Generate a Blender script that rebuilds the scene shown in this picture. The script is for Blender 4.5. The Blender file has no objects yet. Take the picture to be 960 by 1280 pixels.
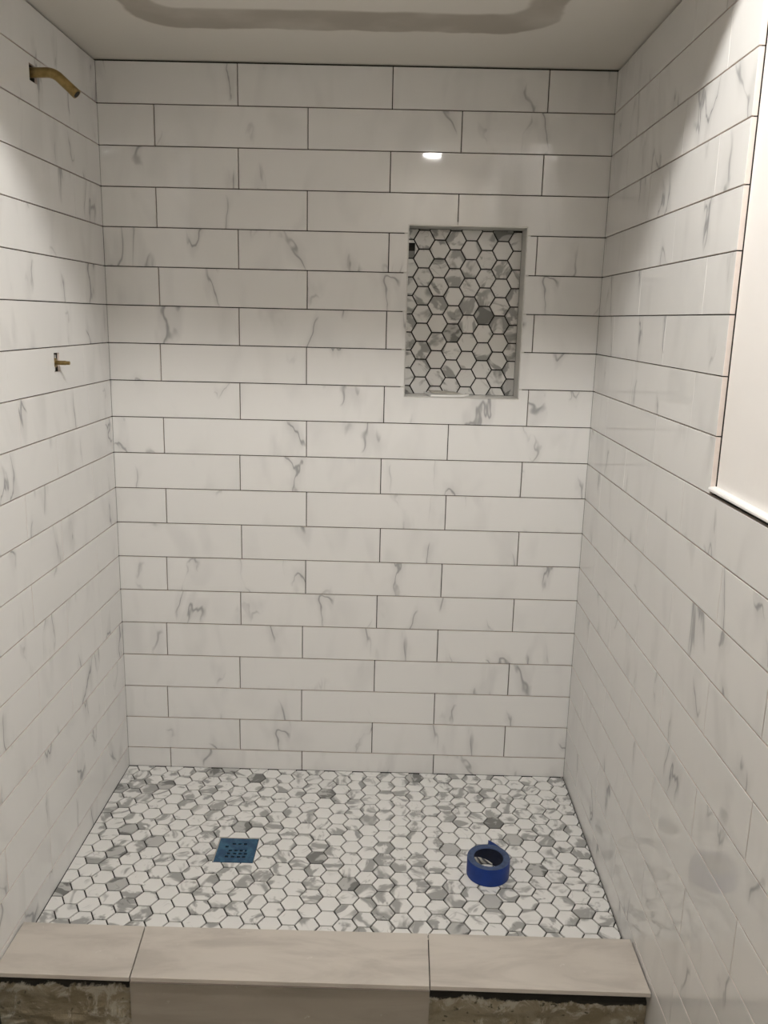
import bpy, bmesh, math, random
from mathutils import Vector, Matrix

random.seed(7)
scene = bpy.context.scene
col = scene.collection
R = math.radians

# ------------------------------------------------------------------ camera
cam_d = bpy.data.cameras.new('camera')
cam = bpy.data.objects.new('camera', cam_d)
col.objects.link(cam)
cam_d.sensor_fit = 'VERTICAL'
cam_d.sensor_height = 32.0
cam_d.lens = 1056.76 / 1280.0 * 32.0
cam_d.clip_start = 0.02
right = Vector((0.99965553, 0.01267182, 0.02298352))
down = Vector((0.02523213, -0.22304928, -0.97448056))
fwd = Vector((-0.00722199, 0.9747248, -0.22329218))
cm = Matrix((right, -down, -fwd)).transposed().to_4x4()
cm.translation = Vector((0.7988, -2.3999, 1.2812))
cam.matrix_world = cm
scene.camera = cam

# ------------------------------------------------------------------ world, exposure
world = bpy.data.worlds.new('world')
scene.world = world
world.use_nodes = True
world.node_tree.nodes['Background'].inputs[0].default_value = (0.8, 0.85, 0.9, 1)
world.node_tree.nodes['Background'].inputs[1].default_value = 0.25
scene.view_settings.view_transform = 'Standard'
scene.view_settings.look = 'None'
scene.view_settings.gamma = 1.0
scene.view_settings.use_curve_mapping = False
scene.view_settings.exposure = 0.13
LAMP_NEAR = 520.0      # adjustable ceiling spot, tilted towards the shower, just outside the shower
LAMP_FAR = 430.0       # recessed ceiling lamp behind the camera
LAMP_COL = (1.0, 0.978, 0.945)

# ------------------------------------------------------------------ measured sizes (metres)
W = 1.3612            # width of the back wall
ZT = 1.9198           # top of the tiling
ZF = -0.104           # finished shower floor
H = 0.1032            # row pitch
YR = -0.932           # upper tiling on the right ends here
YC0, YC1 = -0.769, -0.922   # curb back and front
ZC = -0.055           # curb top
ZROOM = -0.205        # bathroom floor
ZCEIL = 2.27          # bathroom ceiling
YH = -0.95            # front of the lowered shower ceiling
YB = -3.50            # rear wall of the bathroom
XL = -1.0
NX0, NX1, NZ0, NZ1 = 0.830, 1.151, 1.068, 1.529   # niche
ND = 0.095

# ------------------------------------------------------------------ material helpers
def new_mat(name):
    m = bpy.data.materials.new(name)
    m.use_nodes = True
    nt = m.node_tree
    return m, nt, nt.nodes['Principled BSDF']

class NB:
    def __init__(s, nt): s.nt = nt
    def n(s, t, **k):
        nd = s.nt.nodes.new(t)
        for a, b in k.items(): setattr(nd, a, b)
        return nd
    def put(s, sock, v):
        if hasattr(v, 'is_output'): s.nt.links.new(v, sock)
        else: sock.default_value = v
    def math(s, op, a, b=None, c=None, clamp=False):
        nd = s.n('ShaderNodeMath', operation=op, use_clamp=clamp)
        s.put(nd.inputs[0], a)
        if b is not None: s.put(nd.inputs[1], b)
        if c is not None: s.put(nd.inputs[2], c)
        return nd.outputs[0]
    def vmath(s, op, a, b):
        nd = s.n('ShaderNodeVectorMath', operation=op)
        s.put(nd.inputs[0], a); s.put(nd.inputs[1], b)
        return nd.outputs[0]
    def noise(s, vec, scale, detail=2.0, rough=0.5, dist=0.0):
        nd = s.n('ShaderNodeTexNoise')
        s.put(nd.inputs['Vector'], vec)
        nd.inputs['Scale'].default_value = scale
        nd.inputs['Detail'].default_value = detail
        nd.inputs['Roughness'].default_value = rough
        nd.inputs['Distortion'].default_value = dist
        return nd.outputs['Fac']
    def ramp(s, v, a, b, lo=0.0, hi=1.0):
        nd = s.n('ShaderNodeMapRange', interpolation_type='SMOOTHSTEP')
        s.put(nd.inputs['Value'], v)
        nd.inputs['From Min'].default_value = a; nd.inputs['From Max'].default_value = b
        nd.inputs['To Min'].default_value = lo; nd.inputs['To Max'].default_value = hi
        return nd.outputs['Result']
    def mix(s, f, a, b):
        nd = s.n('ShaderNodeMix', data_type='RGBA')
        s.put(nd.inputs['Factor'], f)
        for sock, v in ((nd.inputs['A'], a), (nd.inputs['B'], b)):
            pass
        s.put([i for i in nd.inputs if i.name == 'A' and i.type == 'RGBA'][0], a)
        s.put([i for i in nd.inputs if i.name == 'B' and i.type == 'RGBA'][0], b)
        return [o for o in nd.outputs if o.type == 'RGBA'][0]
    def bump(s, h, strength, dist=0.002):
        nd = s.n('ShaderNodeBump')
        nd.inputs['Strength'].default_value = strength
        nd.inputs['Distance'].default_value = dist
        s.put(nd.inputs['Height'], h)
        return nd.outputs['Normal']

def rnd_vec(b, kx, ky, kz):
    oi = b.n('ShaderNodeObjectInfo'); ge = b.n('ShaderNodeNewGeometry')
    r = b.math('ADD', oi.outputs['Random'], ge.outputs['Random Per Island'])
    cb = b.n('ShaderNodeCombineXYZ')
    for i, k in enumerate((kx, ky, kz)):
        b.put(cb.inputs[i], b.math('MULTIPLY', r, k))
    return r, cb.outputs[0]

def marble_tile():
    m, nt, p = new_mat('marble_look_tile'); b = NB(nt)
    tc = b.n('ShaderNodeTexCoord')
    r, off = rnd_vec(b, 61.0, 37.0, 0.0)
    mp = b.n('ShaderNodeMapping')
    b.put(mp.inputs['Vector'], tc.outputs['Object'])
    mp.inputs['Rotation'].default_value = (0, 0, 0.45)
    mp.inputs['Scale'].default_value = (1.8, 0.75, 1.0)
    v = b.vmath('ADD', mp.outputs[0], off)
    f = b.noise(v, 3.0, 4.0, 0.50, 0.35)
    d = b.math('ABSOLUTE', b.math('SUBTRACT', f, 0.5))
    thin = b.ramp(d, 0.0, 0.012, 1.0, 0.0)
    soft = b.ramp(d, 0.0, 0.075, 1.0, 0.0)
    mask = b.ramp(b.noise(b.vmath('ADD', v, (13.1, 4.7, 2.0)), 5.5, 1.0), 0.525, 0.65)
    cloud = b.ramp(b.noise(b.vmath('ADD', v, (3.1, 9.7, 5.0)), 5.0, 2.0, 0.5, 0.6), 0.50, 0.78)
    amt = b.math('ADD', b.math('MULTIPLY', b.math('MULTIPLY', thin, mask), 0.55),
                 b.math('ADD', b.math('MULTIPLY', b.math('MULTIPLY', soft, mask), 0.17), b.math('MULTIPLY', cloud, 0.13)), clamp=True)
    c = b.mix(amt, (0.765, 0.755, 0.735, 1), (0.21, 0.21, 0.215, 1))
    b.put(p.inputs['Base Color'], c)
    p.inputs['Roughness'].default_value = 0.035
    p.inputs['IOR'].default_value = 1.5
    h = b.noise(tc.outputs['Object'], 14.0, 1.0)
    b.put(p.inputs['Normal'], b.bump(h, 0.03, 0.004))
    return m

def hex_mat():
    m, nt, p = new_mat('marble_look_hexagon'); b = NB(nt)
    tc = b.n('ShaderNodeTexCoord')
    r, off = rnd_vec(b, 53.0, 71.0, 0.0)
    v = b.vmath('ADD', tc.outputs['Object'], off)
    f = b.noise(v, 13.0, 3.0, 0.55, 1.2)
    blob = b.ramp(f, 0.51, 0.62)
    d = b.math('ABSOLUTE', b.math('SUBTRACT', b.noise(b.vmath('ADD', v, (5.0, 8.0, 1.0)), 15.0, 2.0, 0.5, 1.2), 0.5))
    vein = b.math('MULTIPLY', b.ramp(d, 0.0, 0.02, 1.0, 0.0), b.ramp(b.noise(b.vmath('ADD', v, (1.0, 3.0, 7.0)), 11.0, 1.0), 0.56, 0.64))
    wn = b.n('ShaderNodeTexWhiteNoise', noise_dimensions='1D')
    b.put(wn.inputs['W'], b.math('MULTIPLY', r, 917.0))
    grey = b.math('MULTIPLY', b.math('GREATER_THAN', wn.outputs['Value'], 0.965), 0.5)
    amt = b.math('ADD', b.math('ADD', b.math('MULTIPLY', blob, 0.72), b.math('MULTIPLY', vein, 0.30)), grey, clamp=True)
    c = b.mix(amt, (0.735, 0.725, 0.70, 1), (0.17, 0.17, 0.16, 1))
    b.put(p.inputs['Base Color'], c)
    p.inputs['Roughness'].default_value = 0.28
    return m

def plain(name, c, rough=0.6, metal=0.0, var=0.0, scale=20.0, bump=0.0, dark=None, coords='Object'):
    m, nt, p = new_mat(name); b = NB(nt)
    tc = b.n('ShaderNodeTexCoord')
    f = b.noise(tc.outputs[coords], scale, 4.0, 0.6)
    dk = dark or tuple(x * (1 - var) for x in c)
    b.put(p.inputs['Base Color'], b.mix(b.ramp(f, 0.35, 0.65), (*c, 1), (*dk, 1)))
    p.inputs['Roughness'].default_value = rough
    p.inputs['Metallic'].default_value = metal
    if bump: b.put(p.inputs['Normal'], b.bump(b.noise(tc.outputs[coords], scale * 2.5, 5.0, 0.65), bump, 0.004))
    return m

def curb_mat(name, c0, c1, c2):
    m, nt, p = new_mat(name); b = NB(nt)
    tc = b.n('ShaderNodeTexCoord')
    r, off = rnd_vec(b, 17.0, 29.0, 0.0)
    mp = b.n('ShaderNodeMapping'); b.put(mp.inputs['Vector'], b.vmath('ADD', tc.outputs['Object'], off))
    mp.inputs['Scale'].default_value = (2.2, 9.0, 9.0)
    f = b.noise(mp.outputs[0], 1.6, 5.0, 0.62, 0.5)
    g = b.noise(mp.outputs[0], 0.7, 2.0, 0.5, 0.8)
    c = b.mix(b.ramp(f, 0.40, 0.68), (*c0, 1), (*c1, 1))
    c = b.mix(b.math('MULTIPLY', b.ramp(g, 0.5, 0.72), 0.5), c, (*c2, 1))
    dust = b.ramp(b.noise(tc.outputs['Object'], 26.0, 3.0, 0.6, 0.4), 0.68, 0.76, 0.0, 0.35)
    c = b.mix(dust, c, (0.82, 0.79, 0.75, 1))
    b.put(p.inputs['Base Color'], c)
    p.inputs['Roughness'].default_value = 0.5
    b.put(p.inputs['Normal'], b.bump(f, 0.08, 0.002))
    return m

def mortar_mat():
    m, nt, p = new_mat('smeared_mortar'); b = NB(nt)
    tc = b.n('ShaderNodeTexCoord'); v = tc.outputs['Object']
    f = b.noise(v, 9.0, 6.0, 0.65, 0.8)
    g = b.noise(b.vmath('ADD', v, (4.0, 2.0, 9.0)), 16.0, 6.0, 0.72, 1.2)
    c = b.mix(b.ramp(f, 0.36, 0.62), (0.20, 0.165, 0.105, 1), (0.30, 0.265, 0.19, 1))
    sp = b.n('ShaderNodeSeparateXYZ'); b.put(sp.inputs[0], v)
    # colour turns near-black above a ragged line under the top tiles, pale bloom below it
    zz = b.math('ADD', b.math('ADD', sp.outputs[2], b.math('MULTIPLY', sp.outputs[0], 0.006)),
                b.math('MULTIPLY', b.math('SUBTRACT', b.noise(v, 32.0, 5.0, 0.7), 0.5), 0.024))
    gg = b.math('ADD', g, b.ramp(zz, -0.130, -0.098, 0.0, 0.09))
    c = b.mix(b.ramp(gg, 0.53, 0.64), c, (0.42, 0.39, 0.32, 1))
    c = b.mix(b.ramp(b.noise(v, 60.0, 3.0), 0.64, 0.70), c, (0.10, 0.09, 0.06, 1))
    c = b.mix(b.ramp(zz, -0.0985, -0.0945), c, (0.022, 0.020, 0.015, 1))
    b.put(p.inputs['Base Color'], c)
    p.inputs['Roughness'].default_value = 0.9
    b.put(p.inputs['Normal'], b.bump(g, 0.7, 0.006))
    return m

def ceiling_mat():
    # painted board with a drying band of joint compound in the outline of a patched opening
    m, nt, p = new_mat('ceiling_paint'); b = NB(nt)
    tc = b.n('ShaderNodeTexCoord')
    wob = b.math('MULTIPLY', b.math('SUBTRACT', b.noise(tc.outputs['Object'], 9.0, 3.0), 0.5), 0.045)
    sp = b.n('ShaderNodeSeparateXYZ'); b.put(sp.inputs[0], tc.outputs['Object'])
    def sdf(cx, cy, hx, hy, r):
        qx = b.math('SUBTRACT', b.math('ABSOLUTE', b.math('SUBTRACT', sp.outputs[0], cx)), hx - r)
        qy = b.math('SUBTRACT', b.math('ABSOLUTE', b.math('SUBTRACT', sp.outputs[1], cy)), hy - r)
        ox = b.math('MAXIMUM', qx, 0.0); oy = b.math('MAXIMUM', qy, 0.0)
        l = b.math('SQRT', b.math('ADD', b.math('MULTIPLY', ox, ox), b.math('MULTIPLY', oy, oy)))
        return b.math('SUBTRACT', b.math('ADD', l, b.math('MINIMUM', b.math('MAXIMUM', qx, qy), 0.0)), r)
    o = b.ramp(b.math('ADD', sdf(0.665, -0.56, 0.475, 0.30, 0.12), wob), -0.006, 0.006, 1.0, 0.0)
    i = b.ramp(b.math('ADD', sdf(0.665, -0.575, 0.395, 0.185, 0.05), b.math('MULTIPLY', wob, 0.5)), -0.006, 0.012, 0.0, 1.0)
    band = b.math('MULTIPLY', b.math('MULTIPLY', o, i), b.ramp(b.noise(tc.outputs['Object'], 5.0, 3.0), 0.25, 0.6, 0.6, 1.0))
    c = b.mix(band, (0.72, 0.69, 0.63, 1), (0.41, 0.375, 0.32, 1))
    b.put(p.inputs['Base Color'], c)
    p.inputs['Roughness'].default_value = 0.75
    return m

def film_mat():
    m, nt, p = new_mat('blue_protective_film'); b = NB(nt)
    tc = b.n('ShaderNodeTexCoord'); v = tc.outputs['Object']
    f = b.noise(v, 45.0, 4.0, 0.6, 0.6)
    c = b.mix(b.ramp(f, 0.40, 0.66), (0.006, 0.050, 0.115, 1), (0.025, 0.105, 0.18, 1))
    c = b.mix(b.ramp(b.noise(v, 70.0, 3.0, 0.6), 0.66, 0.72, 0.0, 0.6), c, (0.25, 0.36, 0.42, 1))
    b.put(p.inputs['Base Color'], c)
    p.inputs['Roughness'].default_value = 0.3
    b.put(p.inputs['Normal'], b.bump(f, 0.25, 0.002))
    return m

def core_mat():
    m, nt, p = new_mat('printed_core'); b = NB(nt)
    tc = b.n('ShaderNodeTexCoord')
    wv = b.n('ShaderNodeTexWave', wave_type='BANDS', bands_direction='DIAGONAL')
    b.put(wv.inputs['Vector'], tc.outputs['Object'])
    wv.inputs['Scale'].default_value = 34.0; wv.inputs['Distortion'].default_value = 2.5; wv.inputs['Detail'].default_value = 1.0
    b.put(p.inputs['Base Color'], b.mix(b.ramp(wv.outputs['Fac'], 0.5, 0.62), (0.62, 0.60, 0.54, 1), (0.10, 0.10, 0.11, 1)))
    p.inputs['Roughness'].default_value = 0.6
    return m

def emit_mat(name, c, s):
    m, nt, p = new_mat(name)
    p.inputs['Base Color'].default_value = (0.8, 0.8, 0.8, 1)
    p.inputs['Emission Color'].default_value = (*c, 1)
    p.inputs['Emission Strength'].default_value = s
    return m

M = {}
M['tile'] = marble_tile()
M['body'] = plain('ceramic_body', (0.74, 0.655, 0.60), 0.7, var=0.06, scale=60)
M['hex'] = hex_mat()
M['board'] = plain('backer_and_thinset', (0.06, 0.055, 0.045), 0.9, var=0.45, scale=35)
M['floorbed'] = plain('dark_mortar_bed', (0.032, 0.030, 0.025), 0.9, var=0.4, scale=30)
M['paint'] = plain('white_wall_paint', (0.90, 0.87, 0.84), 0.42, var=0.025, scale=6)
M['roompaint'] = plain('bathroom_wall_paint', (0.71, 0.66, 0.59), 0.6, var=0.03, scale=5)
M['ceil'] = ceiling_mat()
M['nside'] = plain('grey_niche_slab', (0.68, 0.67, 0.63), 0.3, var=0.10, scale=9)
M['steel'] = plain('satin_edge_profile', (0.62, 0.61, 0.58), 0.35, 0.4, var=0.1, scale=40)
M['white'] = plain('white_edge_strip', (0.86, 0.85, 0.83), 0.25, var=0.03, scale=30)
M['curb'] = curb_mat('beige_curb_porcelain', (0.55, 0.505, 0.45), (0.44, 0.40, 0.355), (0.36, 0.325, 0.285))
M['front'] = curb_mat('grey_front_porcelain', (0.33, 0.295, 0.25), (0.275, 0.245, 0.205), (0.23, 0.205, 0.17))
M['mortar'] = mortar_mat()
M['brass'] = plain('dull_brass', (0.40, 0.29, 0.12), 0.32, 0.9, var=0.35, scale=45)
M['dark'] = plain('dark_cavity', (0.02, 0.018, 0.014), 0.9, var=0.4, scale=30)
M['film'] = film_mat()
M['tape'] = plain('blue_masking_tape', (0.0005, 0.033, 0.225), 0.5, var=0.15, scale=30)
M['tapeside'] = plain('rough_tape_edge', (0.055, 0.085, 0.17), 0.7, var=0.3, scale=90)
M['core'] = core_mat()
M['grout'] = plain('pale_thinset_smear', (0.50, 0.47, 0.41), 0.9, var=0.2, scale=40)
M['roomfloor'] = plain('bathroom_subfloor', (0.36, 0.33, 0.28), 0.8, var=0.25, scale=8)
M['vinyl'] = plain('white_fixture_ring', (0.85, 0.84, 0.82), 0.4, var=0.02, scale=30)
M['lamp_near'] = emit_mat('near_lamp_diffuser', LAMP_COL, LAMP_NEAR)
M['lamp_far'] = emit_mat('far_lamp_diffuser', LAMP_COL, LAMP_FAR)

# ------------------------------------------------------------------ mesh helpers
def link(name, me, mats, parent=None, mw=None):
    o = bpy.data.objects.new(name, me)
    col.objects.link(o)
    if mats is not None and not me.materials:
        for m in (mats if isinstance(mats, (list, tuple)) else [mats]): me.materials.append(m)
    if parent is not None: o.parent = parent
    if mw is not None: o.matrix_basis = mw
    return o

def from_bm(name, bm, mats, parent=None, mw=None, smooth=False):
    bmesh.ops.recalc_face_normals(bm, faces=bm.faces)
    if smooth:
        for f in bm.faces: f.smooth = True
    me = bpy.data.meshes.new(name)
    bm.to_mesh(me); bm.free()
    return link(name, me, mats, parent, mw)

def smooth_by_angle(o, deg=35):
    me = o.data
    for pl in me.polygons: pl.use_smooth = True
    me.set_sharp_from_angle(angle=R(deg))

def box(bm, x0, x1, y0, y1, z0, z1):
    v = [bm.verts.new((x, y, z)) for x in (x0, x1) for y in (y0, y1) for z in (z0, z1)]
    for f in ((0, 1, 3, 2), (4, 6, 7, 5), (0, 4, 5, 1), (2, 3, 7, 6), (0, 2, 6, 4), (1, 5, 7, 3)):
        bm.faces.new([v[i] for i in f])

def boxes(name, lst, mat, parent=None):
    bm = bmesh.new()
    for a in lst: box(bm, *a)
    return from_bm(name, bm, mat, parent)

def slab(us, vs, keep, t, bev):
    """plate of grid cells in local (u, v), front at w = 0, back at w = -t, rim chamfered"""
    bm = bmesh.new(); g = {}
    def vt(i, j):
        if (i, j) not in g: g[i, j] = bm.verts.new((us[i], vs[j], -t))
        return g[i, j]
    for i in range(len(us) - 1):
        for j in range(len(vs) - 1):
            if keep((us[i] + us[i + 1]) / 2, (vs[j] + vs[j + 1]) / 2):
                bm.faces.new((vt(i, j), vt(i + 1, j), vt(i + 1, j + 1), vt(i, j + 1)))
    ret = bmesh.ops.extrude_face_region(bm, geom=list(bm.faces))
    for e in ret['geom']:
        if isinstance(e, bmesh.types.BMVert): e.co.z = 0.0
    bmesh.ops.recalc_face_normals(bm, faces=bm.faces)
    if bev:
        es = [e for e in bm.edges if len(e.link_faces) == 2 and all(v.co.z > -1e-6 for v in e.verts) and e.calc_face_angle(0) > 1.0]
        bmesh.ops.bevel(bm, geom=es, offset=bev, segments=1, affect='EDGES', profile=0.5)
    bmesh.ops.recalc_face_normals(bm, faces=bm.faces)
    for f in bm.faces:
        f.material_index = 0 if f.normal.z > 0.3 else 1
    return bm

_cache = {}
def tile_obj(name, u0, u1, v0, v1, frame, parent, cuts=(), t=0.009, bev=0.0005, mats=None, jit=0.0):
    """frame = (origin, U, V): places local u,v,w; cuts = rectangles removed from the plate"""
    o, U, V = frame
    N = U.cross(V)
    cu, cv = (u0 + u1) / 2, (v0 + v1) / 2
    rel = [c for c in cuts if c[0] < u1 and c[1] > u0 and c[2] < v1 and c[3] > v0]
    key = None
    if not rel: key = (name, round(u1 - u0, 4), round(v1 - v0, 4), t)
    if key in _cache and key:
        me = _cache[key]
    else:
        us = sorted({u0, u1} | {x for c in rel for x in c[:2] if u0 < x < u1})
        vs = sorted({v0, v1} | {x for c in rel for x in c[2:] if v0 < x < v1})
        bm = slab([u - cu for u in us], [v - cv for v in vs],
                  lambda a, b: not any(c[0] < a + cu < c[1] and c[2] < b + cv < c[3] for c in rel), t, bev)
        if not bm.faces: bm.free(); return None
        me = bpy.data.meshes.new(name); bm.to_mesh(me); bm.free()
        for m in (mats or (M['tile'], M['body'])): me.materials.append(m)
        if key: _cache[key] = me
    mw = Matrix((U, V, N)).transposed().to_4x4()
    if jit:
        mw = mw @ Matrix.Rotation(random.gauss(0, jit), 4, 'X') @ Matrix.Rotation(random.gauss(0, jit), 4, 'Y')
    mw.translation = o + U * cu + V * cv
    return link(name, me, None, parent, mw)

def setp(o, label=None, cat=None, group=None, kind=None):
    if label: o['label'] = label
    if cat: o['category'] = cat
    if group: o['group'] = group
    if kind: o['kind'] = kind
    return o

def empty(name, loc):
    o = bpy.data.objects.new(name, None); col.objects.link(o)
    o.empty_display_size = 0.05; o.location = loc
    return o

def rows():
    for k in range(20):
        top = ZT - k * H
        yield k, max(top - H, ZF - 0.002), top

def lay(parent, frame, u_lo, u_hi, joints, k, z0, z1, gap, vgap, cuts=(), jit=0.0006):
    """one course: joints are u positions"""
    us = [u_lo] + sorted(j for j in joints if u_lo + 0.01 < j < u_hi - 0.01) + [u_hi]
    for a, b in zip(us, us[1:]):
        ga = 0.0 if a == u_lo else vgap / 2
        gb = 0.0 if b == u_hi else vgap / 2
        tile_obj('wall_tile', a + ga, b - gb, z0 + gap / 2, z1 - gap / 2, frame, parent, cuts, jit=jit)

X, Y, Z = Vector((1, 0, 0)), Vector((0, 1, 0)), Vector((0, 0, 1))
O0 = Vector((0, 0, 0))
GAP = 0.0026

# ------------------------------------------------------------------ back wall
F_BACK = (O0, X, Z)
wall_back = boxes('wall_back', [(-0.10, NX0 - 0.012, 0.006, 0.13, -0.3, 2.3), (NX1 + 0.012, W + 0.11, 0.006, 0.13, -0.3, 2.3),
                                (NX0 - 0.012, NX1 + 0.012, 0.006, 0.13, -0.3, NZ0 - 0.012), (NX0 - 0.012, NX1 + 0.012, 0.006, 0.13, NZ1 + 0.012, 2.3)], M['board'])
setp(wall_back, 'white marble-look tiled back wall of the shower with a hexagon niche', 'wall', kind='structure')
JB = {0: [.3717, .7778, 1.1852], 1: [.1495, .5564, .9627], 2: [.3706, .7766, 1.1829], 3: [.1471, .5549, .962], 4: [.3674, .7773, 1.179],
      5: [.1471, .5554, .962], 6: [.3665, .7757, 1.1831], 7: [.1441, .5538, .961], 8: [.3656, .7738, 1.1802], 9: [.1458, .5543, .9587],
      10: [.3625, .7693, 1.1743], 11: [.1455, .5548, .9599], 12: [.3641, .7715, 1.1772], 13: [.1408, .5529, .9562], 14: [.3586, .7664, 1.1749],
      15: [.1336, .5437, .952], 16: [.3531, .7635, 1.1721], 17: [.129, .5415, .9498], 18: [.35, .7602, 1.1712], 19: [.1318, .5425, .9536]}
cut_n = [(NX0 - 0.0015, NX1 + 0.0015, NZ0 - 0.0015, NZ1 + 0.0015)]
for k, z0, z1 in rows():
    lay(wall_back, F_BACK, 0.0003, W - 0.0003, JB[k], k, z0, z1, GAP, GAP, cut_n)

# niche: lining slabs and edge profiles, hexagons on its back
niche = boxes('niche', [(NX0 - 0.011, NX1 + 0.011, ND + 0.004, 0.125, NZ0 - 0.011, NZ1 + 0.011)], M['floorbed'], wall_back)
def niche_side(a):
    boxes('niche_side', [a], M['nside'], niche)
niche_side((NX0 - 0.010, NX0 + 0.0, 0.003, ND + 0.003, NZ0, NZ1))
niche_side((NX1, NX1 + 0.010, 0.003, ND + 0.003, NZ0, NZ1))
niche_side((NX0 - 0.010, NX1 + 0.010, 0.003, ND + 0.003, NZ0 - 0.010, NZ0))
niche_side((NX0 - 0.010, NX1 + 0.010, 0.003, ND + 0.003, NZ1, NZ1 + 0.010))
for a in ((NX0 - 0.001, NX0 + 0.0012, -0.001, 0.006, NZ0, NZ1), (NX1 - 0.0012, NX1 + 0.001, -0.001, 0.006, NZ0, NZ1),
          (NX0 - 0.001, NX1 + 0.001, -0.001, 0.006, NZ0 - 0.001, NZ0 + 0.0015), (NX0 - 0.001, NX1 + 0.001, -0.001, 0.006, NZ1 - 0.0012, NZ1 + 0.001)):
    boxes('edge_profile', [a], M['steel'], niche)

def clip(poly, a, b, c):
    """keep the side a*x + b*y <= c"""
    out = []
    for i in range(len(poly)):
        p, q = poly[i], poly[(i + 1) % len(poly)]
        dp, dq = a * p[0] + b * p[1] - c, a * q[0] + b * q[1] - c
        if dp <= 0: out.append(p)
        if dp * dq < 0:
            t = dp / (dp - dq); out.append((p[0] + t * (q[0] - p[0]), p[1] + t * (q[1] - p[1])))
    return out
def area(p): return 0.5 * sum(p[i][0] * p[(i + 1) % len(p)][1] - p[(i + 1) % len(p)][0] * p[i][1] for i in range(len(p))) if len(p) > 2 else 0
def clip_rect(p, x0, x1, y0, y1):
    for a in ((-1, 0, -x0), (1, 0, x1), (0, -1, -y0), (0, 1, y1)): p = clip(p, *a)
    return p
def minus_rect(p, x0, x1, y0, y1):
    ps = [clip(p, 1, 0, x0), clip(p, -1, 0, -x1)]
    mid = clip(clip(p, -1, 0, -x0), 1, 0, x1)
    ps += [clip(mid, 0, 1, y0), clip(mid, 0, -1, -y1)]
    return [q for q in ps if area(q) > 1e-6]
def hexagon(cx, cy, r, rot=0.0):
    return [(cx + r * math.cos(R(60 * i) + rot), cy + r * math.sin(R(60 * i) + rot)) for i in range(6)]
def prism(bm, poly, t, inset, dx=0.0, dy=0.0, dz=0.0):
    n = len(poly); cx = sum(p[0] for p in poly) / n; cy = sum(p[1] for p in poly) / n
    def ring(s, z):
        out = []
        for x, y in poly:
            L = math.hypot(x - cx, y - cy) or 1
            k = 1 - s / L
            out.append(bm.verts.new((cx + (x - cx) * k + dx, cy + (y - cy) * k + dy, z + dz)))
        return out
    a, b, c = ring(0, -t), ring(0, -inset), ring(inset * 1.3, 0)
    for p, q in ((a, b), (b, c)):
        for i in range(n): bm.faces.new((p[i], p[(i + 1) % n], q[(i + 1) % n], q[i]))
    bm.faces.new(c); bm.faces.new(a[::-1])

RH = 0.0275   # hexagon circumradius, joints of about 2 mm
_hexme = None
def full_hex():
    global _hexme
    if _hexme is None:
        bm = bmesh.new(); prism(bm, hexagon(0, 0, RH), 0.007, 0.0007)
        bmesh.ops.recalc_face_normals(bm, faces=bm.faces)
        _hexme = bpy.data.meshes.new('hexagon_tile'); bm.to_mesh(_hexme); bm.free()
        _hexme.materials.append(M['hex'])
    return _hexme

def hex_piece(cx, cy, polys, frame, parent, name='hexagon_tile', jit=0.003, rot=0.0):
    o, U, V = frame; N = U.cross(V)
    mw = Matrix((U, V, N)).transposed().to_4x4() @ Matrix.Rotation(random.gauss(0, jit), 4, 'X') @ Matrix.Rotation(random.gauss(0, jit), 4, 'Y')
    mw.translation = o + U * cx + V * cy
    if polys is None:
        return link(name, full_hex(), None, parent, mw @ Matrix.Rotation(R(60) * random.randint(0, 5) + rot, 4, 'Z'))
    bm = bmesh.new()
    for p in polys: prism(bm, p, 0.007, 0.0004 if len(polys) == 1 else 1e-5, -cx, -cy)
    return from_bm(name, bm, M['hex'], parent, mw)

F_NICHE = (Vector((0, ND - 0.0005, 0)), X, Z)
PX, PY = 0.0444, 0.0513
for i in range(-2, 9):
    cx = 0.8763 + i * PX
    for j in range(-14, 5):
        cz = 1.4998 + j * 0.0511 + (-0.0256 if i % 2 else 0)
        hp = hexagon(cx, cz, RH)
        q = clip_rect(hp, NX0 + 0.001, NX1 - 0.001, NZ0 + 0.001, NZ1 - 0.001)
        A = area(q)
        if A < 2e-5: continue
        if i == -1 and abs(cz - 1.474) < 0.02:
            qs = [x for x in minus_rect(q, 0, 0.8505, 1.4686, 1.4907) if area(x) > 1e-6]   # a square bit of this one is broken out
            hex_piece(cx, cz, qs, F_NICHE, niche)
            continue
        hex_piece(cx, cz, None if A > 0.98 * area(hp) else [q], F_NICHE, niche)

# ------------------------------------------------------------------ left wall
F_LEFT = (O0, Y, Z)
AH = (-0.428, -0.388, 1.764, 1.7985)      # opening around the shower arm
VH = (-0.392, -0.358, 1.139, 1.1835)      # opening around the valve
YLE = -1.02
wl = []
ys = [YLE + 0.004, AH[0], -0.392, AH[1], VH[1], 0.13]
for y0, y1 in zip(ys, ys[1:]):
    ym = (y0 + y1) / 2
    zs = [-0.3, VH[2], VH[3], AH[2], AH[3], 2.3]
    for z0, z1 in zip(zs, zs[1:]):
        zm = (z0 + z1) / 2
        if any(c[0] < ym < c[1] and c[2] < zm < c[3] for c in (AH, VH)): continue
        wl.append((-0.056, -0.006, y0, y1, z0, z1))
wall_left = boxes('wall_left', wl, M['board'])
setp(wall_left, 'white marble-look tiled left wall with brass shower arm and valve openings', 'wall', kind='structure')
boxes('stud_bay', [(-0.12, -0.056, YLE + 0.004, 0.13, -0.3, 2.3)], M['dark'], wall_left)
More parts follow.
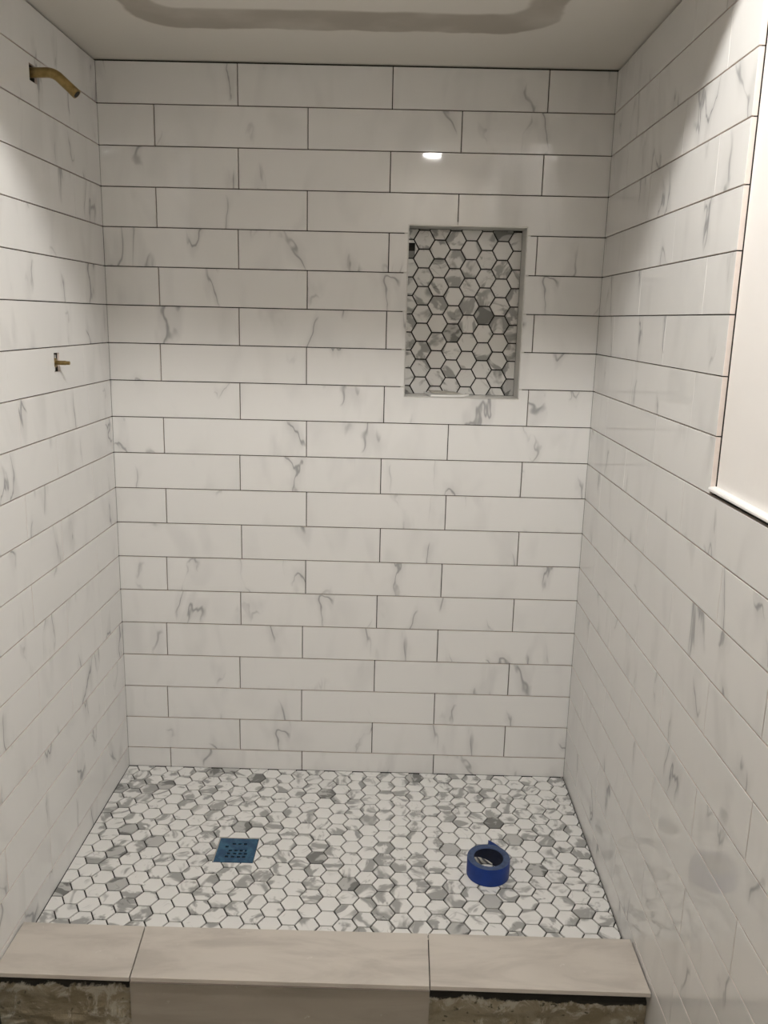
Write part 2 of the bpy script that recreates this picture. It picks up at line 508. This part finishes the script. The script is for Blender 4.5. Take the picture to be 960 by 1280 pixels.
for k, z0, z1 in rows():
    js = [-0.18, -0.60] if k % 2 == 0 else [-0.41, -0.82]
    if k < 8: js = [-0.66] if k % 2 == 0 else [-0.245 - 0.4, -0.2]
    vg = 0.0005 if k < 8 else 0.0014
    lay(wall_left, F_LEFT, YLE, -0.0003, js, k, z0, z1, GAP * 0.9, vg, (AH, VH))
boxes('end_board', [(-0.125, -0.002, YLE - 0.014, YLE, ZROOM, ZCEIL)], M['roompaint'], wall_left)

# ------------------------------------------------------------------ right wall
F_RIGHT = (Vector((W, 0, 0)), -Y, Z)      # u = -y
YRN = -1.72
Z9 = ZT - 9 * H
wall_right = boxes('wall_right', [(W + 0.006, W + 0.10, YR + 0.003, 0.13, -0.3, 2.3), (W + 0.006, W + 0.10, YRN + 0.003, YR + 0.003, -0.3, Z9 - 0.004),
                                  (W + 0.014, W + 0.10, YB, YR + 0.003, Z9 - 0.004, 2.3), (W + 0.014, W + 0.10, YB, YRN + 0.003, -0.3, Z9 - 0.004)], M['board'])
setp(wall_right, 'right shower wall, white marble-look tile meeting bare white board', 'wall', kind='structure')
for k, z0, z1 in rows():
    js = [0.172, 0.595, 1.025, 1.45] if k % 2 == 0 else [0.385, 0.80, 1.238, 1.66]
    vg = 0.0007 if k < 9 else 0.0016
    lay(wall_right, F_RIGHT, 0.0003, -YR if k < 9 else -YRN, js, k, z0 if k < 19 else ZT - 20 * H, z1, GAP * 0.9, vg)
lay(wall_right, F_RIGHT, 0.75, -YRN, [1.025, 1.45], 20, ZROOM + 0.001, ZT - 20 * H, GAP * 0.9, 0.0016)
boxes('painted_board', [(W + 0.0105, W + 0.0135, YB, YR - 0.0025, Z9 + 0.012, ZCEIL), (W + 0.0105, W + 0.0135, YB, YRN - 0.0025, ZROOM, Z9 + 0.012)], M['paint'], wall_right)
# ledge strip where the board meets the lower tiling
bm = bmesh.new()
prof = [(W + 0.0105, 0.0065), (W - 0.001, 0.0065), (W - 0.0035, 0.0085), (W - 0.0035, 0.0115), (W - 0.001, 0.0140), (W + 0.0105, 0.0150)]
a = [bm.verts.new((x, YR + 0.001, Z9 + z)) for x, z in prof]; b_ = [bm.verts.new((x, YRN, Z9 + z)) for x, z in prof]
n = len(prof)
for i in range(n): bm.faces.new((a[i], a[(i + 1) % n], b_[(i + 1) % n], b_[i]))
bm.faces.new(a); bm.faces.new(b_[::-1])
from_bm('edge_strip', bm, M['white'], wall_right)

# ------------------------------------------------------------------ shower floor
DX, DY, DS = 0.4125, -0.4165, 0.104
floor = boxes('floor', [(0.0, W, YC0 - 0.002, 0.0, -0.30, ZF - 0.0035)], M['floorbed'])
setp(floor, 'shower floor of small white and grey marble-look hexagon tiles', 'floor', kind='structure')
F_FLOOR = (Vector((0, 0, ZF)), X, Y)
cells = []
for i in range(-18, 19):
    cx = 0.6735 + i * 0.0441
    for j in range(-4, 16):
        cy = -0.668 + j * 0.0511 + (0.02555 if i % 2 else 0)
        hp = hexagon(cx, cy, RH)
        q = clip_rect(hp, 0.002, W - 0.003, YC0 + 0.002, -0.002)
        if area(q) < 2.5e-5: continue
        whole = area(q) > 0.995 * area(hp)
        polys = [q]
        d0 = DS / 2 + 0.0015
        if abs(cx - DX) < 0.09 and abs(cy - DY) < 0.09:
            polys = minus_rect(q, DX - d0, DX + d0, DY - d0, DY + d0)
            if not polys: continue
            if sum(area(p) for p in polys) < 0.995 * area(q): whole = False
            else: polys = [q]
            if sum(area(p) for p in polys) < 2e-5: continue
        cells.append((cy, cx, None if whole else polys))
cells.sort(key=lambda c: c[0])
for cy, cx, polys in cells[:300]:
    hex_piece(cx, cy, polys, F_FLOOR, floor)
bm = bmesh.new()
for cy, cx, polys in cells[300:]:
    for p in (polys or [hexagon(cx, cy, RH)]): prism(bm, p, 0.007, 0.0005)
mw = Matrix.Identity(4); mw.translation = (0, 0, ZF)
far = from_bm('hexagon_field', bm, M['hex'], floor, mw)
setp(far, kind='stuff')

# ------------------------------------------------------------------ ceiling, bathroom shell
ceiling = boxes('ceiling', [(-0.12, W + 0.10, YH, 0.13, ZT + 0.0035, ZT + 0.05)], M['ceil'])
setp(ceiling, 'plain shower ceiling with a darker rounded band of joint compound', 'ceiling', kind='structure')
setp(boxes('wall_header', [(XL, W + 0.10, YH - 0.002, YH + 0.08, ZT + 0.05, ZCEIL + 0.05), (-0.12, W + 0.10, YH - 0.014, YH - 0.002, ZT + 0.0035, ZCEIL + 0.05)], M['roompaint']),
     'plain white bulkhead above the shower opening', 'wall', kind='structure')
setp(boxes('wall_front', [(XL - 0.1, W + 0.1, YB - 0.1, YB, ZROOM - 0.1, ZCEIL + 0.05)], M['roompaint']), 'white bathroom wall facing the shower', 'wall', kind='structure')
setp(boxes('wall_side', [(XL - 0.1, XL, YB, YLE + 0.15, ZROOM - 0.1, ZCEIL + 0.05), (XL, -0.125, YLE - 0.012, YLE + 0.15, ZROOM - 0.1, ZCEIL + 0.05)], M['roompaint']),
     'white bathroom wall to the left of the shower partition', 'wall', kind='structure')
setp(boxes('ceiling_bathroom', [(XL, W + 0.1, YB, YH - 0.014, ZCEIL, ZCEIL + 0.05)], M['roompaint']), 'white bathroom ceiling outside the shower', 'ceiling', kind='structure')
setp(boxes('floor_bathroom', [(XL, W + 0.1, YB, YC1 + 0.012, ZROOM - 0.1, ZROOM)], M['roomfloor']), 'bare bathroom subfloor in front of the curb', 'floor', kind='structure')

# ------------------------------------------------------------------ curb
curb = empty('shower_curb', (W / 2, (YC0 + YC1) / 2, ZROOM))
setp(curb, 'shower curb with beige porcelain top tiles over rough unfinished mortar', 'curb')
def under(o, parent):
    o.parent = parent
    o.matrix_parent_inverse = Matrix.Translation(-parent.location)
    return o
# mortar core: lumpy front face
bm = bmesh.new()
nx, nz = 240, 30
zt_, zb_ = ZC - 0.011, ZROOM
yf = YC1 + 0.020
grid = []
from mathutils import noise as mn
for i in range(nx + 1):
    x = 0.001 + (W - 0.002) * i / nx
    rowv = []
    for j in range(nz + 1):
        z = zb_ + (zt_ - zb_) * j / nz
        d = 0.006 * mn.fractal(Vector((x * 14, z * 30, 1.7)), 1.0, 2.0, 4)
        edge = max(0.0, (z - (ZC - 0.0445 + 0.004 * mn.fractal(Vector((x * 18, 3.0, 0.5)), 1.0, 2.0, 4))) / 0.005)
        rowv.append(bm.verts.new((x, yf - max(-0.004, min(0.006, d)) + 0.009 * min(1, edge), z)))
    grid.append(rowv)
back = [[bm.verts.new((0.001 + (W - 0.002) * i / nx, YC0 - 0.006, z)) for z in (zb_, zt_)] for i in (0, nx)]
for i in range(nx):
    for j in range(nz): bm.faces.new((grid[i][j], grid[i + 1][j], grid[i + 1][j + 1], grid[i][j + 1]))
bm.faces.new([g[-1] for g in grid] + [back[1][1], back[0][1]])
bm.faces.new([g[0] for g in grid] + [back[1][0], back[0][0]])
bm.faces.new(grid[0] + [back[0][1], back[0][0]])
bm.faces.new(grid[-1] + [back[1][1], back[1][0]])
bm.faces.new([back[0][0], back[0][1], back[1][1], back[1][0]])
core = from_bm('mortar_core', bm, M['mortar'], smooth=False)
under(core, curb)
def quad_tile(name, pts, t, mats, z):
    cx = sum(p[0] for p in pts) / 4; cy = sum(p[1] for p in pts) / 4
    bm = bmesh.new(); prism(bm, [(x - cx, y - cy) for x, y in pts], t, 0.0008)
    o = from_bm(name, bm, mats); o.location = (cx, cy, z)
    return under(o, curb)
quad_tile('curb_tile', [(0.0015, YC1 + 0.002), (0.2848, YC1), (0.2738, YC0 - 0.002), (0.0015, YC0)], 0.0095, M['curb'], ZC)
quad_tile('curb_tile', [(0.2872, YC1), (0.9042, YC1), (0.9062, YC0), (0.2762, YC0 - 0.002)], 0.0095, M['curb'], ZC)
quad_tile('curb_tile', [(0.9063, YC1), (W - 0.003, YC1 - 0.002), (W - 0.003, YC0), (0.9083, YC0)], 0.0095, M['curb'], ZC + 0.0003)
# riser tiles: one on the outside, a row on the inside
o = tile_obj('riser_tile', 0.2835, 0.9055, ZROOM + 0.001, -0.0735, (Vector((0, YC1 + 0.006, 0)), X, Z), None, t=0.009, mats=(M['front'], M['body']))
under(o, curb)
for x0, x1 in ((0.003, 0.345), (0.347, 0.955), (0.957, W - 0.003)):
    o = tile_obj('riser_tile', -x1, -x0, ZF + 0.001, ZC - 0.012, (Vector((0, YC0 + 0.001, 0)), -X, Z), None, t=0.006, mats=(M['curb'], M['body']))
    under(o, curb)

# ------------------------------------------------------------------ drain
drain = empty('floor_drain', (DX, DY, ZF - 0.0035))
setp(drain, 'square floor drain with grid of holes under torn blue protective film', 'drain')
def at(o, parent, loc=(0, 0, 0)):
    o.parent = parent; o.location = loc; return o
h2 = DS / 2
at(boxes('drain_body', [(-h2, h2, -h2, h2, 0.0002, 0.0012)], M['dark']), drain)
holes = []
hs = 0.0072
for r_, (yy, n0, xs) in enumerate(((0.026, 3, (-0.009, 0.006, 0.021)), (0.013, 1, (-0.026,)), (-0.003, 4, (-0.014, 0.001, 0.015, 0.027)),
                                   (-0.016, 4, (-0.016, 0.0, 0.014, 0.028)), (-0.029, 4, (-0.019, -0.003, 0.012, 0.026)))):
    for k, x in enumerate(xs):
        w_ = hs if not (k == 3 and r_ == 2) else hs * 0.5
        holes.append((x - w_ / 2 - 0.002, x + w_ / 2, yy - hs / 2, yy + hs / 2))
us = sorted({-h2, h2} | {x for c in holes for x in c[:2]}); vs = sorted({-h2, h2} | {x for c in holes for x in c[2:]})
bm = slab(us, vs, lambda a, b: not any(c[0] < a < c[1] and c[2] < b < c[3] for c in holes), 0.002, 0.0)
me = bpy.data.meshes.new('grate'); bm.to_mesh(me); bm.free()
g_ = link('grate', me, [M['film'], M['film']], drain); g_.location = (0, 0, 0.0040)
e = 0.0022
for a in ((-h2, h2, h2 - e, h2), (-h2, -h2 + e, -h2, h2 - e)):
    at(boxes('film_edge', [(*a, 0.0041, 0.0047)], M['grout']), drain)

# ------------------------------------------------------------------ roll of tape
tx, ty = 1.073, -0.485
roll = empty('tape_roll', (tx, ty, ZF))
setp(roll, 'roll of blue painters tape standing on the hexagon floor', 'tape roll')
def lathe(prof, n=72):
    bm = bmesh.new(); rings = []
    for i in range(n):
        c, s = math.cos(2 * math.pi * i / n), math.sin(2 * math.pi * i / n)
        rings.append([bm.verts.new((r * c, r * s, z)) for r, z in prof])
    for i in range(n):
        A, B = rings[i], rings[(i + 1) % n]
        for j in range(len(prof)): 
            k = (j + 1) % len(prof)
            bm.faces.new((A[j], B[j], B[k], A[k]))
    return bm
ro, ri, ht = 0.0545, 0.0405, 0.048
t_ = from_bm('tape', lathe([(ri, 0.0005), (ro - 0.0006, 0.0005), (ro, 0.0012), (ro, ht - 0.0012), (ro - 0.0006, ht), (ri, ht - 0.0004)]), [M['tape'], M['tapeside']])
smooth_by_angle(t_, 30); at(t_, roll)
for pl in t_.data.polygons:
    if abs(pl.normal.z) > 0.6: pl.material_index = 1
M['core_in'] = plain('dark_blue_core', (0.006, 0.010, 0.035), 0.6, var=0.3, scale=60)
c_ = from_bm('core', lathe([(0.0375, 0.001), (ri - 0.0001, 0.001), (ri - 0.0001, ht - 0.001), (0.0375, ht - 0.001)]), [M['core_in'], M['tapeside']])
smooth_by_angle(c_, 30); at(c_, roll)
for pl in c_.data.polygons:
    if abs(pl.normal.z) > 0.6: pl.material_index = 1
# pale printed label curling along the inside of the core
bm = bmesh.new(); A_, B_ = [], []
for i in range(25):
    th = 205 - 140 * i / 24
    zt2 = max(0.0035, 0.044 - 0.038 * max(0, (185 - th) / 118) ** 1.1)
    for r2, L2 in ((0.0370, A_), (0.0373, B_)):
        L2.append([bm.verts.new((r2 * math.cos(R(th)), r2 * math.sin(R(th)), z)) for z in (0.002, zt2)])
for i in range(24):
    for L2 in (A_, B_): bm.faces.new((L2[i][0], L2[i + 1][0], L2[i + 1][1], L2[i][1]))
    for q in (0, 1): bm.faces.new((A_[i][q], B_[i][q], B_[i + 1][q], A_[i + 1][q]))
for i in (0, 24): bm.faces.new((A_[i][0], A_[i][1], B_[i][1], B_[i][0]))
at(from_bm('core_label', bm, M['core'], smooth=True), roll)
# loose end: a torn corner peeling off the back of the roll
bm = bmesh.new()
def arcp(a, r, z): return (r * math.cos(R(a)), r * math.sin(R(a)), z)
cols = []
for i in range(9):
    s = i / 8
    a_ = 48 + 36 * s
    r_ = ro + 0.0006 + 0.034 * s ** 2
    z0_, z1_ = 0.004 + 0.012 * s, ht - 0.001 + 0.004 * s - 0.014 * s * s
    cols.append([arcp(a_, r_, z0_), arcp(a_, r_, z1_)])
fr = [[bm.verts.new(p) for p in c] for c in cols]
bk = [[bm.verts.new((p[0] * 1.006, p[1] * 1.006, p[2])) for p in c] for c in cols]
for i in range(8):
    bm.faces.new((fr[i][0], fr[i + 1][0], fr[i + 1][1], fr[i][1])); bm.faces.new((bk[i][0], bk[i][1], bk[i + 1][1], bk[i + 1][0]))
    for q in (0, 1): bm.faces.new((fr[i][q], bk[i][q], bk[i + 1][q], fr[i + 1][q]))
for i in (0, 8): bm.faces.new((fr[i][0], fr[i][1], bk[i][1], bk[i][0]))
at(from_bm('loose_end', bm, M['tape'], smooth=True), roll)

# ------------------------------------------------------------------ shower arm
def sweep(path, rads, n=20, cap=True):
    bm = bmesh.new(); rings = []
    for i, p in enumerate(path):
        p = Vector(p)
        d = (Vector(path[min(i + 1, len(path) - 1)]) - Vector(path[max(i - 1, 0)])).normalized()
        s = d.cross(Vector((0, 1, 0))); 
        if s.length < 0.1: s = d.cross(Vector((1, 0, 0)))
        s.normalize(); t = d.cross(s)
        rings.append([bm.verts.new(p + (s * math.cos(2 * math.pi * k / n) + t * math.sin(2 * math.pi * k / n)) * rads[i]) for k in range(n)])
    for A, B in zip(rings, rings[1:]):
        for k in range(n): bm.faces.new((A[k], A[(k + 1) % n], B[(k + 1) % n], B[k]))
    if cap: bm.faces.new(rings[0]); bm.faces.new(rings[-1][::-1])
    return bm
ya, za = -0.409, 1.782
arm = empty('shower_pipe', (0, ya, za))
setp(arm, 'bent brass shower arm without a head poking out of the left wall', 'shower arm')
path = [(-0.052, 0, 0), (0.0, 0, 0.001), (0.030, 0, 0.002)]
for i in range(1, 8):
    a_ = R(42) * i / 7
    path.append((0.030 + 0.042 * math.sin(a_), 0, 0.002 - 0.042 * (1 - math.cos(a_))))
ex, ez = path[-1][0], path[-1][2]
L_ = 0.038
end = (ex + L_ * math.cos(R(42)), 0, ez - L_ * math.sin(R(42)))
path.append((ex + L_ * 0.5 * math.cos(R(42)), 0, ez - L_ * 0.5 * math.sin(R(42)))); path.append(end)
o = from_bm('pipe', sweep(path, [0.0105] * len(path), 24), M['brass']); smooth_by_angle(o, 40); at(o, arm)
d_ = Vector((math.cos(R(42)), 0, -math.sin(R(42))))
E0 = Vector(end)
o = from_bm('threaded_end', sweep([tuple(E0 + d_ * (0.0008 * i)) for i in range(13)], [0.0108 - 0.0006 * (i % 2) for i in range(13)], 24), M['brass']); smooth_by_angle(o, 20); at(o, arm)
mouth = E0 + d_ * 0.0097
o = from_bm('bore', sweep([tuple(mouth), tuple(mouth + d_ * 0.0006)], [0.0078, 0.0078], 20), M['dark']); at(o, arm)

# ------------------------------------------------------------------ shower valve
yv, zv = -0.374, 1.1605
valve = empty('shower_valve', (0, yv, zv))
setp(valve, 'small brass valve stem sticking out of a cut opening in left wall', 'valve')
def disc_path(xs): return [(x, 0, 0) for x in xs]
o = from_bm('valve_body', sweep(disc_path((-0.052, -0.022, -0.0215, -0.010, -0.0095, -0.003)), (0.0155, 0.0155, 0.0135, 0.0135, 0.0115, 0.0110), 8), M['brass']); at(o, valve)
o = from_bm('stem', sweep(disc_path((-0.003, 0.020, 0.0215, 0.029, 0.030)), (0.0052, 0.0052, 0.0044, 0.0044, 0.0035), 16), M['brass']); smooth_by_angle(o, 35); at(o, valve)
bm = bmesh.new()
for s in (-1, 1):
    box(bm, -0.050, -0.005, 0.004 * s - 0.002, 0.004 * s + 0.002, 0.013 * s - 0.006, 0.013 * s + 0.006)
at(from_bm('screw_lug', bm, M['steel']), valve)

# ------------------------------------------------------------------ scrap in the niche
scrap = empty('tile_scrap', (0.945, 0.03, NZ0 + 0.0015))
setp(scrap, 'thin pale broken scrap lying on the bottom ledge of the niche', 'scrap')
def chip(name, pts, t, z, mat, parent, tilt=0.0, tilt_y=0.0):
    bm = bmesh.new(); prism(bm, pts, t, 0.0004)
    o = from_bm(name, bm, mat); o.parent = parent
    o.location = (0, 0, z); o.rotation_euler = (tilt, tilt_y, 0)
    return o
chip('shard', [(-0.040, -0.028), (0.055, -0.024), (0.070, -0.008), (0.02, 0.030), (-0.058, 0.045)], 0.0045, 0.0055, M['white'], scrap, R(2.0), R(-0.5))
chip('shard', [(-0.034, -0.006), (0.050, -0.012), (0.030, 0.030), (-0.045, 0.040)], 0.003, 0.0095, M['grout'], scrap, R(3.0), R(1.5))

# small crumbs of tile on the floor
for i, (x, y, lab) in enumerate(((0.145, -0.325, 'tiny white tile crumb near the left wall'), (0.205, -0.565, 'tiny white tile crumb between drain and curb'))):
    o = chip('tile_crumb', [(-0.008, -0.003), (0.007, -0.004), (0.009, 0.001), (-0.002, 0.004)], 0.003, 0, M['white'], None)
    o.location = (x, y, ZF + 0.0032); o.rotation_euler = (0, 0, R(-35 + 20 * i))
    setp(o, lab, 'crumb')

# ------------------------------------------------------------------ lamps
def downlight(x, y, r, mat, label, tilt=0.0):
    L = empty('ceiling_light', (x, y, ZCEIL)); setp(L, label, 'ceiling light', 'bathroom ceiling lights')
    o = from_bm('trim_ring', lathe([(r, -0.006), (r + 0.018, -0.005), (r + 0.022, 0.0), (r, 0.0)], 48), M['vinyl']); smooth_by_angle(o, 30); at(o, L)
    bm = bmesh.new(); bmesh.ops.create_circle(bm, cap_ends=True, radius=r - 0.0005, segments=48)
    for v in bm.verts: v.co.z = -0.004
    ret = bmesh.ops.extrude_face_region(bm, geom=list(bm.faces))
    for e_ in ret['geom']:
        if isinstance(e_, bmesh.types.BMVert): e_.co.z = -0.001
    o = at(from_bm('diffuser', bm, mat), L, (0, 0, -0.75 * r * math.sin(R(tilt))))
    o.rotation_euler = (R(tilt), 0, 0)
    if tilt:
        o = from_bm('gimbal', lathe([(r, -0.006), (r + 0.006, -0.006), (r + 0.006, 0.004), (r, 0.004)], 48), M['vinyl']); smooth_by_angle(o, 30)
        at(o, L, (0, 0, -0.75 * r * math.sin(R(tilt)))); o.rotation_euler = (R(tilt), 0, 0)
downlight(0.82, -1.36, 0.06, M['lamp_near'], 'round adjustable ceiling light tilted towards the shower opening', tilt=28)
downlight(1.002, -3.17, 0.05, M['lamp_far'], 'round recessed ceiling light near the wall facing the shower')
